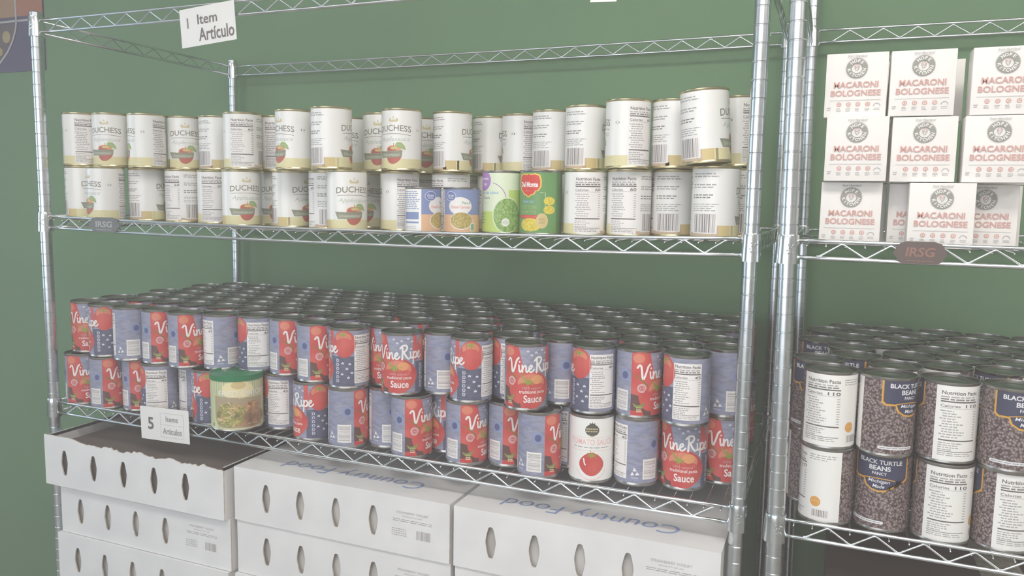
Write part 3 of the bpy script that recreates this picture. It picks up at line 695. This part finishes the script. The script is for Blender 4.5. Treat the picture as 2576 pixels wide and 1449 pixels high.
SAUCE_BACK_UPPER = [(1.66,5.6,0),(4.67,5.6,0),(7.68,5.6,0),(10.72,5.6,0),(13.76,5.6,0),(16.8,5.6,0),(19.88,6.06,0),(22.89,6.17,0),(25.86,5.48,0),(28.96,5.6,0),(32.08,6.61,0),(35,5.9,0),(38,5.58,0),(40.69,6.93,0),(43.71,6.95,0),(46.84,6.45,0),(49.83,6.13,0),(52.72,5.27,0),(3.1,8.32,1),(6.14,8.32,1),(9.18,8.32,1),(12.19,8.32,1),(15.2,8.32,1),(18.2,8.56,1),(21.28,8.72,1),(24.35,8.8,1),(27.29,8.14,1),(30.19,8.96,1),(33.57,9.23,1),(36.49,8.52,1),(39.3,9.6,1),(42.32,9.62,1),(45.67,9.23,1),(48.67,8.91,1),(51.79,8.45,1),(54.8,8.41,1),(1.66,11.04,2),(4.67,11.04,2),(7.68,11.04,2),(10.7,11.04,2),(13.71,11.04,2),(16.72,11.18,2),(19.73,11.31,2),(22.75,11.35,2),(25.76,11.47,2),(28.77,11.61,2),(31.78,11.65,2),(34.85,11.96,2),(37.85,12.24,2),(40.86,12.26,2),(44.28,11.9,2),(47.44,11.67,2),(50.44,11.34,2),(53.44,11.09,2),(3.1,13.76,3),(6.14,13.76,3),(9.16,13.76,3),(12.17,13.76,3),(15.18,13.78,3),(18.19,13.9,3),(21.21,13.94,3),(24.22,14.05,3),(27.22,14.2,3),(30.24,14.24,3),(33.24,14.5,3),(36.24,14.78,3),(39.34,14.85,3),(42.83,14.54,3),(45.92,14.43,3),(48.93,14.28,3),(51.93,13.96,3),(54.93,13.75,3),(1.66,16.48,4),(4.67,16.48,4),(7.68,16.48,4),(10.69,16.48,4),(13.71,16.47,4),(16.72,16.52,4),(19.73,16.57,4),(22.74,16.68,4),(25.75,16.83,4),(28.76,16.87,4),(31.76,17.12,4),(34.76,17.41,4),(37.77,17.42,4),(41.3,17.14,4),(44.45,17.08,4),(47.46,17.02,4),(50.47,16.88,4),(53.46,16.55,4),(3.1,19.2,5),(6.14,19.2,5),(9.16,19.2,5),(12.17,19.2,5),(15.19,19.2,5),(18.2,19.2,5),(21.21,19.29,5),(24.22,19.43,5),(27.23,19.47,5),(30.23,19.73,5),(33.23,20.01,5),(36.24,20.03,5),(39.72,19.72,5),(42.88,19.7,5),(45.89,19.72,5),(48.9,19.66,5),(51.91,19.52,5),(54.91,19.2,5)]
SAUCE_BACK_LOWER = [(1.66,5.6,0),(4.67,5.6,0),(7.68,5.6,0),(10.72,5.6,0),(13.79,6.02,0),(16.79,5.58,0),(19.8,5.74,0),(22.91,6.18,0),(25.81,5.38,0),(28.82,5.4,0),(31.77,6.01,0),(34.74,6.52,0),(37.75,6.63,0),(40.66,5.85,0),(43.52,6.79,0),(47.34,7.12,0),(50.15,6.03,0),(53.02,6.94,0),(3.1,8.32,1),(6.12,8.32,1),(9.13,8.32,1),(12.13,8.53,1),(15.3,8.62,1),(18.3,8.35,1),(21.29,8.72,1),(24.39,8.81,1),(27.3,8.03,1),(30.25,8.62,1),(33.22,9.12,1),(36.23,9.23,1),(39.26,9.24,1),(42.25,9.52,1),(45.26,9.3,1),(49,9.64,1),(52.04,9.79,1),(55.25,9.06,1),(1.66,11.04,2),(4.67,11.04,2),(7.68,11.04,2),(10.69,11.18,2),(13.7,11.18,2),(16.73,11.27,2),(19.74,11.31,2),(22.76,11.35,2),(25.76,11.49,2),(28.77,11.23,2),(31.74,11.74,2),(34.75,11.85,2),(37.76,11.85,2),(40.76,12.14,2),(43.96,12.01,2),(47.01,11.91,2),(50.4,12.31,2),(54.14,11.95,2),(3.1,13.76,3),(6.14,13.76,3),(9.17,13.78,3),(12.18,13.8,3),(15.19,13.86,3),(18.2,13.9,3),(21.22,13.94,3),(24.22,14.08,3),(27.24,14.11,3),(30.24,14.35,3),(33.25,14.47,3),(36.26,14.47,3),(39.26,14.75,3),(42.46,14.62,3),(45.47,14.62,3),(48.48,14.64,3),(52.5,14.47,3),(55.51,14.63,3),(1.66,16.48,4),(4.67,16.48,4),(7.68,16.48,4),(10.69,16.48,4),(13.71,16.48,4),(16.72,16.52,4),(19.73,16.56,4),(22.74,16.7,4),(25.75,16.73,4),(28.75,16.97,4),(31.76,17.09,4),(34.77,17.09,4),(37.77,17.37,4),(40.95,17.24,4),(43.96,17.23,4),(46.97,17.25,4),(50.55,16.83,4),(53.77,17.2,4),(3.1,19.2,5),(6.14,19.2,5),(9.18,19.2,5),(12.19,19.2,5),(15.2,19.2,5),(18.21,19.2,5),(21.22,19.3,5),(24.23,19.34,5),(27.24,19.58,5),(30.25,19.69,5),(33.26,19.7,5),(36.26,19.98,5),(39.45,19.87,5),(42.46,19.85,5),(45.48,19.86,5),(48.86,19.6,5),(51.87,19.54,5),(55.16,19.88,5)]
BEAN_UPPER = [(61.33,4.5,10),(62.04,1.46,151),(65.06,1.45,-51),(68.11,1.64,113),(71.13,1.45,-28),(74.14,1.5,40)]
BEAN_LOWER = [(61.33,4.42,-40),(62.15,1.52,222),(65.14,1.85,7),(68.13,1.45,124),(71.13,1.65,106),(74.2,1.5,200)]
BEAN_BACK_UPPER = [(63.51,6.58,0),(65.6,4.41,0),(68.33,5.67,0),(71.34,5.58,0),(74.36,5.6,0),(63.29,9.58,1),(66.57,8.22,1),(69.65,8.38,1),(72.67,8.32,1),(75.68,8.32,1),(61.33,11.87,2),(65.33,11.8,2),(68.24,11.04,2),(71.25,11.05,2),(74.27,11.04,2),(63.37,14.09,3),(66.76,14.45,3),(69.67,13.69,3),(72.68,13.76,3),(75.69,13.76,3),(61.76,16.64,4),(64.8,16.74,4),(68.24,17.07,4),(71.19,16.44,4),(74.2,16.48,4),(63.3,19.35,5),(66.31,19.38,5),(69.64,19.74,5),(72.6,19.19,5),(75.61,19.2,5)]
BEAN_BACK_LOWER = [(63.16,6.82,0),(65.43,4.85,0),(68.36,5.58,0),(71.37,5.59,0),(74.38,5.6,0),(63.56,9.8,1),(66.6,8.19,1),(69.67,8.28,1),(72.69,8.32,1),(75.7,8.32,1),(61.33,11.83,2),(65.51,12.1,2),(68.3,10.96,2),(71.31,11.04,2),(74.32,11.04,2),(63.28,14.13,3),(66.93,14.75,3),(69.72,13.61,3),(72.73,13.77,3),(75.74,13.76,3),(61.7,16.69,4),(64.71,16.78,4),(68.4,17.38,4),(71.25,16.39,4),(74.26,16.48,4),(63.24,19.41,5),(66.25,19.48,5),(69.75,20.07,5),(72.63,19.17,5),(75.64,19.2,5)]
APPLE_UPPER = [(1.66,2.5,128),(4.65,2.9,22),(8.06,3.41,88),(9.85,5.84,0),(13.45,5.75,278),(17.84,3.76,144),(18.92,6.6,146),(23.48,3.03,54),(27.45,2.06,280),(24.68,8.77,30),(28.92,6.63,13),(31.87,4.54,24),(30.49,10.25,-12),(34.74,7.17,280),(36.23,11.05,285),(39.12,10.15,100),(42.23,8.53,262),(45.34,6.81,260),(48.81,4.74,103),(51.65,5.86,271),(54.29,2.91,272),(55.72,6.45,96)]
APPLE_LOWER = [(1.66,2.5,-44),(4.66,2.1,65),(6.86,4.4,279),(10.13,5.2,189),(13.32,5.56,155),(17.58,3.76,-17),(18.3,7.3,5),(21.6,4.9,305),(25.3,4.6,222),(28.4,2.6,-20),(26.19,8.83,7),(31.22,5.41,115),(29.6,11.5,200),(34.39,7.66,200),(33.4,12.5,200),(45.86,5.26,134),(48.86,5.55,159),(51.56,6.91,238),(54.8,3.7,252),(55.72,6.7,225),(36.6,11.2,100),(39.9,10.2,100),(43,9,100)]
ORD = ('zeroth first second third fourth fifth sixth seventh eighth ninth tenth eleventh twelfth thirteenth fourteenth fifteenth sixteenth seventeenth eighteenth nineteenth twentieth twenty-first twenty-second twenty-third').split()
def apple_face(f):
    f %= 360
    if f < 50 or f > 300: return 'showing its red apple picture'
    if f < 100: return 'showing its plain white side'
    if f < 180: return 'showing its nutrition panel'
    if f < 264: return 'showing its ingredients text and barcode'
    return 'showing its barcode and blank side'
def sauce_face(f):
    f %= 360
    if f < 45 or f > 335: return 'showing its big tomato and name'
    if f < 112: return 'showing its small tomato over stars'
    if f < 190: return 'showing its white nutrition panel'
    if f < 276: return 'showing its blue side with barcode'
    return 'showing barcode strip and red tomatoes'
def bean_face(f):
    f %= 360
    if f < 60 or f > 290: return 'showing its navy name panel'
    if f < 180: return 'showing its nutrition panel'
    return 'showing its white side with seal'
def place(kind, rows, z, W, sg, x0, desc, face, cat, group, layer, skip=(), tilts={}):
    order = sorted(range(len(rows)), key=lambda i: (rows[i][0]-61.7)/(rows[i][1]+46.67))
    for rank, i in enumerate(order):
        x, y, f = rows[i]
        zz = z+sagf(x-x0, W, sg)
        if i in skip: continue
        dz, tl = tilts.get(i, (0, (0, 0)))
        make_can(kind, x, y, zz+dz, f, '%s %s, %s from the left, %s layer' % (desc, face(f), ORD[rank+1], layer), cat, group, tl)
W1 = 57.4
place(apple, APPLE_LOWER[:20], -.46, W1, .33, 0, 'white applesauce can', apple_face, 'can', 'applesauce cans on the middle shelf', 'lower')
for i, (x, y, f) in enumerate(APPLE_LOWER[20:]):
    make_can(apple, x, y, -.46+sagf(x, W1, .33), f, 'white applesauce can hidden behind the %s' % ('two small blue cans', 'light green pea can', 'dark green corn can')[i], 'can', 'applesauce cans on the middle shelf')
place(apple, APPLE_UPPER, 3.985, W1, .33, 0, 'white applesauce can', apple_face, 'can', 'applesauce cans on the middle shelf', 'upper',
      tilts={20: (.12, (0, RD(-4.4))), 21: (.05, (0, RD(-1.5)))})
make_can(smallpea, 34.7, 2.7, -.46+sagf(34.9, W1, .33), -58, 'short blue and peach vegetable can, left one of two, turned to its side', 'can', 'short blue vegetable cans')
make_can(smallpea, 37.12, 3.9, -.46+sagf(37.5, W1, .33), 2, 'short blue and peach vegetable can, right one of two, facing forward', 'can', 'short blue vegetable cans')
make_can(bigpea, 39.72, 5.3, -.46+sagf(40, W1, .33), 4, 'light green pea can with purple spot, between blue cans and dark green can', 'can')
make_can(corn, 42.76, 4.9, -.46+sagf(43, W1, .33), 2, 'dark green corn can with red fruit shaped emblem on the middle shelf', 'can')
z3 = -16.48
tomi = 15
place(sauce, SAUCE_LOWER, z3, W1, .1, 0, 'pasta sauce can', sauce_face, 'can', 'pasta sauce cans on the lower shelf', 'lower front', skip=(tomi,))
x, y, f = SAUCE_LOWER[tomi]
make_can(tomcan, x, y, z3+sagf(x, W1, .1), -2, 'white tomato sauce can with one red tomato among the blue pasta sauce cans', 'can')
place(sauce, SAUCE_UPPER, z3+4.445, W1, .1, 0, 'pasta sauce can', sauce_face, 'can', 'pasta sauce cans on the lower shelf', 'upper front')
rnd = random.Random(5)
def back_rows(kind, rows, z, W, sg, x0, what, group, layer):
    for r in sorted({q[2] for q in rows}):
        k = 0
        for x, y, rr in sorted(q for q in rows if q[2] == r):
            k += 1
            if layer == 'upper': lb = '%s behind, only its grey lid showing, row %s, %s from the left' % (what, ORD[r+2], ORD[k])
            else: lb = '%s hidden in the lower layer, row %s, %s from the left' % (what, ORD[r+2], ORD[k])
            make_can(kind, x, y, z+sagf(x-x0, W, sg), rnd.uniform(0, 360), lb, 'can', group)
back_rows(sauce, SAUCE_BACK_LOWER, z3, W1, .1, 0, 'pasta sauce can', 'pasta sauce cans on the lower shelf', 'lower')
back_rows(sauce, SAUCE_BACK_UPPER, z3+4.445, W1, .1, 0, 'pasta sauce can', 'pasta sauce cans on the lower shelf', 'upper')
XB = 59.6
place(bean, BEAN_LOWER, z3, W1, .1, XB, 'black bean can', bean_face, 'can', 'bean cans on the right unit', 'lower front')
place(bean, BEAN_UPPER, z3+4.445, W1, .1, XB, 'black bean can', bean_face, 'can', 'bean cans on the right unit', 'upper front')
back_rows(bean, BEAN_BACK_LOWER, z3, W1, .1, XB, 'black bean can', 'bean cans on the right unit', 'lower')
back_rows(bean, BEAN_BACK_UPPER, z3+4.445, W1, .1, XB, 'black bean can', 'bean cans on the right unit', 'upper')

# fried onion canister, standing half over the front rail
t = thing('fried_onion_canister', (19.29, .87, -16.18), 'cream fried onion canister with green plastic lid in front of the sauce cans', 'can')
bm = bmesh.new(); R = 1.98
lathe(bm, [(0, .1), (1.85, .1), (1.9, .0), (R, .02), (R, .08), (1.95, .12), (1.95, 3.98), (R, 4.02), (R, 4.08), (1.9, 4.1), (0, 4.1)], 56); sharp(finish(bm, 'canister_body', t, ['tin']), 40)
lab, _ = onion_label(); link('paper_label', lab, t)
bm = bmesh.new()
lathe(bm, [(1.985, 3.86), (2.01, 3.84), (2.02, 3.9), (2.02, 4.2), (2.03, 4.26), (1.92, 4.27), (1.86, 4.18), (.9, 4.17), (.85, 4.21), (0, 4.21)], 64); sharp(finish(bm, 'plastic_lid', t, ['lid_green']), 40)
t.rotation_euler = (0, 0, RD(math.degrees(math.atan2(61.7-19.29, 46.67+.87))+3))

# ------------------------------------------------------------------ macaroni boxes
def maca_art():
    a = Art(); w = 3.12; h = 3.5
    a.text('from Heartland', 0, 3.28, .14, 'ring_grey', 1, w=.95, shear=.35)
    a.ring(0, 2.62, .27, .52, 'ring_grey', 1); a.ring(0, 2.62, .535, .55, 'ring_grey', 1)
    a.arc_text('HOPE', 0, 2.62, .395, .17, 'box_white', 2, 90, 82, .03); a.arc_text('KITCHEN', 0, 2.62, .395, .17, 'box_white', 2, 270, 150, .03, flip=True)
    for s in (-1, 1): a.stroke([(s*.02, 2.48), (s*.1, 2.62), (s*.12, 2.74)], .025, 'ring_grey', 1)
    a.ring(0, 2.72, .06, .09, 'maca_red', 1)
    a.text('MACARONI', 0, 1.74, .33, 'maca_red', 1, w=2.24, bold=.022); a.text('BOLOGNESE', 0, 1.29, .33, 'maca_red', 1, w=2.52, bold=.022)
    a.rect(-1.3, 1.3, .9, .915, 'ring_grey', 1)
    for k in range(4):
        u = -.8+k*.48; a.ell(u, .68, .12, .12, 'maca_red', 1); a.ring(u, .68, .05, .07, 'box_white', 2); a.lines(u-.13, u+.13, .46, 3, .07, .03, 'ink_grey', 1, k, .3)
    a.ring(1.1, .55, .15, .18, 'ink_grey', 1, 16, 0, 180); a.lines(.95, 1.25, .45, 2, .08, .03, 'ink_grey', 1, 9, .1); a.lines(-1.4, -1.2, .5, 2, .1, .05, 'ink_grey', 1, 4, .2)
    return a
bm = bmesh.new(); vs = box(bm, -1.56, 1.56, 0, 1.62, 0, 3.48, bevel=.035)
for v in bm.verts:
    if v.co.z > 3.3: v.co.y += .12*(1 if v.co.y < .8 else -1)*(v.co.z-3.3)/.2; v.co.z -= .03*abs(v.co.x/1.56)
ob = finish(bm, 'carton_body', None, ['box_white']); sharp(ob, 30); BOXM = ob.data; bpy.data.objects.remove(ob)
ob = flat_art(maca_art(), 'printed_front', None); BOXP = ob.data; bpy.data.objects.remove(ob)
MB = [  # x centre, front y, level, words, turn
 (62.52, .95, 0, 'leftmost in the bottom row', 1), (66.93, .45, 0, 'standing forward in the middle of the bottom row', -1),
 (66.05, 2.35, 0, 'bottom row, set back left of the forward box', 0), (69.22, 2.35, 0, 'bottom row, set back right of the forward box', 1),
 (62.60, .35, 1, 'leftmost in the middle row', 0), (65.92, .9, 1, 'centre of the middle row', 1), (69.35, .8, 1, 'rightmost in the middle row, cut by the frame', -1),
 (62.40, 1.0, 2, 'leftmost in the top row', -1), (65.65, .95, 2, 'centre of the top row', 1), (69.5, 1.0, 2, 'rightmost in the top row, cut by the frame', 0),
 (62.90, 4.25, 0, 'second line, behind the leftmost bottom box', 0), (62.95, 4.2, 1, 'second line, behind the leftmost middle box', 0), (62.80, 4.3, 2, 'second line, behind the leftmost top box', 0),
 (66.3, 4.25, 0, 'second line, behind the centre bottom boxes', 0), (66.3, 4.25, 1, 'second line, behind the centre middle box', 0), (66.45, 4.3, 2, 'second line, behind the centre top box', 0),
 (69.7, 4.25, 0, 'second line, behind the right bottom box', 0), (69.75, 4.25, 1, 'second line, behind the right middle box', 0), (69.9, 4.3, 2, 'second line, behind the right top box', 0)]
for x, y, lv, wd, tr in MB:
    t = thing('pasta_box', (x, y, -.48+lv*3.5+sagf(x-59.4, W1, .1)), 'white macaroni box, '+wd, 'box', 'white macaroni boxes on the right unit', rot=(0, 0, RD(tr)))
    link('carton_body', BOXM, t)
    if y < 4: link('printed_front', BOXP, t).location = (0, -.002*IN, 0)

# ------------------------------------------------------------------ signs
def sign(loc, w, h, rot, art, label, bend=0):
    t = thing('shelf_sign', loc, label, 'sign', None, rot=rot)
    bm = bmesh.new(); n = 12; g = []
    for k in range(n+1):
        u = -w/2+w*k/n; g.append((u, bend*(2*u/w)**2))
    F = [bm.verts.new((u, y, z)) for z in (-h/2, h/2) for u, y in g]; Bk = [bm.verts.new((u, y+.03, z)) for z in (-h/2, h/2) for u, y in g]
    m = n+1
    for k in range(n):
        bm.faces.new((F[k], F[k+1], F[m+k+1], F[m+k])); bm.faces.new((Bk[k], Bk[m+k], Bk[m+k+1], Bk[k+1]))
        bm.faces.new((F[k], Bk[k], Bk[k+1], F[k+1])); bm.faces.new((F[m+k], F[m+k+1], Bk[m+k+1], Bk[m+k]))
    for a, b in ((0, m), (n, m+n)): bm.faces.new((F[a], F[b], Bk[b], Bk[a]))
    finish(bm, 'paper_sheet', t, ['paper_gloss'])
    flat_art(art, 'lettering', t, (0, -.02, 0)); return t
a = Art(); a.text('1', -1.85, .33, .74, 'ink_mid', 1, bold=.015); a.text('Item', .02, .48, .72, 'ink_dark', 1, w=1.85, bold=.012); a.text('Artículo', .78, -.62, .95, 'ink_dark', 1, w=3.3, bold=.012)
sign((18.34, -.3, 14.1), 5.15, 2.78, (0, RD(-4.2), 0), a, 'white paper sign reading 1 Item Artículo hanging from the top front rail')
a = Art(); a.text('5', -1.45, .0, 1.0, 'ink_dark', 1, bold=.02); a.text('Items', .8, .5, .44, 'ink_mid', 1, w=1.25); a.text('Artículos', .8, -.5, .52, 'ink_mid', 1, w=1.95)
for v in (.95, .0, -1.0): a.rect(-.4, 2.0, v-.008, v+.008, 'ink_grey', 1)
for u in (-.4, 2.0): a.rect(u-.008, u+.008, -1.0, .95, 'ink_grey', 1)
sign((12.9, -.3, -16.72), 5.1, 2.7, (0, RD(-1.5), 0), a, 'white paper sign reading 5 Items Artículos clipped on the lower shelf rail')
a = Art(); a.rect(-.5, .5, .2, .25, 'ink_grey', 1)
sign((48.4, -.3, 14.55), 1.6, 2.3, (0, RD(3), 0), a, 'small white paper sign on the top rail, only its bottom edge in view')

# ------------------------------------------------------------------ white cartons under the sauce shelf
def hole_pts(cx, cz):
    h = [(.09, 1.07), (.16, 1.0), (.25, .72), (.31, .45), (.37, .1), (.37, -.05), (.31, -.4), (.25, -.7), (.16, -.98), (.09, -1.06)]
    return [(cx-u, cz+v) for u, v in h[::-1]]+[(cx+u, cz+v) for u, v in h]
def carton(x0, x1, y0, ztop, H, holes, label, open_top=False, prnt=True, top_print=False, depth=14.0, group='white cartons stacked under the sauce shelf', turn=0):
    W = x1-x0; z0 = ztop-H; th = .1
    t = thing('produce_carton', (x0, y0, z0), label, 'box', group, rot=(0, 0, RD(turn)))
    bm = bmesh.new()
    if open_top:
        r = random.Random(3); top = []
        n = 70
        for k in range(n+1):
            u = W*(1-k/n); base = H+.1-.35*max(0, min(1, (u-3)/2)) if u < 6 else H-.25
            z = base+(r.uniform(-.09, .12) if u > 5 else r.uniform(-.02, .02))+(.16 if int(u*.9) % 3 == 0 and u > 5 else 0); top.append((u, z))
        outer = [(0, .02), (W, .02)]+top
    else: outer = [(0, .02), (W, .02), (W, H-.02), (0, H-.02)]
    loops = [outer]+[hole_pts(hx, H-2.1) for hx in holes]
    es = []
    for lp in loops:
        vs = [bm.verts.new((u, 0, z)) for u, z in lp]; es += [bm.edges.new((vs[i], vs[(i+1) % len(vs)])) for i in range(len(vs))]
    r_ = bmesh.ops.triangle_fill(bm, use_beauty=True, use_dissolve=False, edges=es)
    fs = [f for f in bm.faces]; e = bmesh.ops.extrude_face_region(bm, geom=fs)
    for v in [q for q in e['geom'] if isinstance(q, bmesh.types.BMVert)]: v.co.y += th
    for f in bm.faces:
        if abs(f.normal.y) < .5: f.material_index = 1
    bmesh.ops.recalc_face_normals(bm, faces=bm.faces)
    fp = finish(bm, 'front_panel', t, ['carton_white', 'carton_edge'])
    for f in fp.data.polygons:
        if abs(f.normal.y) < .5: f.material_index = 1
    bm = bmesh.new()
    box(bm, 0, th, th, depth, .02, H-.02); box(bm, W-th, W, th, depth, .02, H-.02); box(bm, th, W-th, depth-th, depth, .02, H-.02); box(bm, th, W-th, th, depth-th, .02, .02+th)
    if not open_top: box(bm, 0, W, 0.0, depth, H-.02, H+.0 if False else H-.001, 0)
    else:
        for xx in (0, W-th): box(bm, xx, xx+th, th, depth, H-.3, H-.05, 1)
    finish(bm, 'carton_body', t, ['carton_white', 'carton_edge'])
    bm = bmesh.new(); box(bm, .3, W-.3, .4, depth-.3, .2, (H-.9) if open_top else H-.3, bevel=.1)
    finish(bm, 'packed_contents', t, ['carton_inner' if open_top else 'carton_cups'])
    if prnt:
        a = Art(); cx = W-2.85; cz = H-1.4
        a.text('STRAWBERRY YOGURT', cx, cz+.25, .17, 'ink_grey', 1, w=2.5); a.text('PRODUCT OF USA', cx, cz, .09, 'ink_grey', 1, w=1.5); a.lines(cx-1.5, cx+1.6, cz-.25, 2, .12, .045, 'ink_grey', 1, 5, .05)
        a.lines(cx-1.6, cx-.4, cz-.95, 4, .15, .05, 'ink_grey', 1, 8, .3); a.barcode(cx+.25, cx+1.5, cz-1.55, cz-.8, 1, True, 5, 'ink_grey', 'carton_white')
        flat_art(a, 'printed_text', t, (0, -.005, 0), eps=.008)
    if top_print:
        a = Art(); a.text('Country Food', 0, 0, 1.8, 'country_blue', 1, w=11.8, bold=-.0, shear=.18)
        o = flat_art(a, 'lid_print', t, (W/2, 2.35, H+.004), eps=.008)
        o.rotation_euler = (RD(-90), 0, pi)
    return t
HS = 4.2; ZT = -18.59
c1 = [2.3, 5.6, 8.9, 12.15, 15.35]; c4 = [2.6, 5.7, 8.8, 11.9]
colname = ('left', 'centre', 'right')
rowname = ('topmost', 'second from top', 'third from top', 'fourth from top', 'fifth from top', 'sixth from top', 'bottom')
for r in range(7):
    jit = (0, .15, -.1, .1, 0, .12, 0)[r]
    if r == 0:
        carton(1.35, 20.45, -2.1, ZT, HS-.02, c1, 'white carton with torn open top and five slots, top of the left stack', open_top=True, prnt=False)
    else: carton(2.25+jit, 20.5+jit*.5, -1.75+jit, ZT-r*HS, HS-.02, [2.25, 5.35, 8.45, 11.6], 'white slotted carton, %s in the left stack' % rowname[r])
    carton(20.95+jit*.4, 39.1+jit*.2, -1.5+jit, ZT-r*HS, HS-.02, [2.95, 6.0, 9.1, 12.2] if r == 0 else [2.75, 5.85, 8.95, 12.05], 'white slotted carton, %s in the centre stack' % rowname[r], top_print=(r == 0))
    carton(39.4+jit*.4, 56.8-jit*.1 if jit > 0 else 56.75, -1.5+jit, ZT-r*HS, HS-.02, [2.7, 5.75, 8.8, 11.85], 'white slotted carton, %s in the right stack' % rowname[r], top_print=(r == 0))
# brown cartons low on the right unit
for k in range(2):
    t = thing('brown_carton', (62.5, 1.6, -48.38+.05+k*13.6), 'dark brown cardboard carton, %s of two under the bean shelf' % ('lower', 'upper')[k], 'box', 'brown cartons on the right unit')
    bm = bmesh.new(); box(bm, 0, 20, 0, 14, 0, 13.5, bevel=.12); finish(bm, 'carton_body', t, ['brown_carton'])
    bm = bmesh.new(); box(bm, -.01, 20.01, -.02, 14.02, 5.5, 8, bevel=0) if False else box(bm, 9, 11.5, -.02, .02, 3, 13.3); box(bm, 9, 11.5, -.02, 14.02, 13.5, 13.53); finish(bm, 'packing_tape', t, ['carton_edge'])
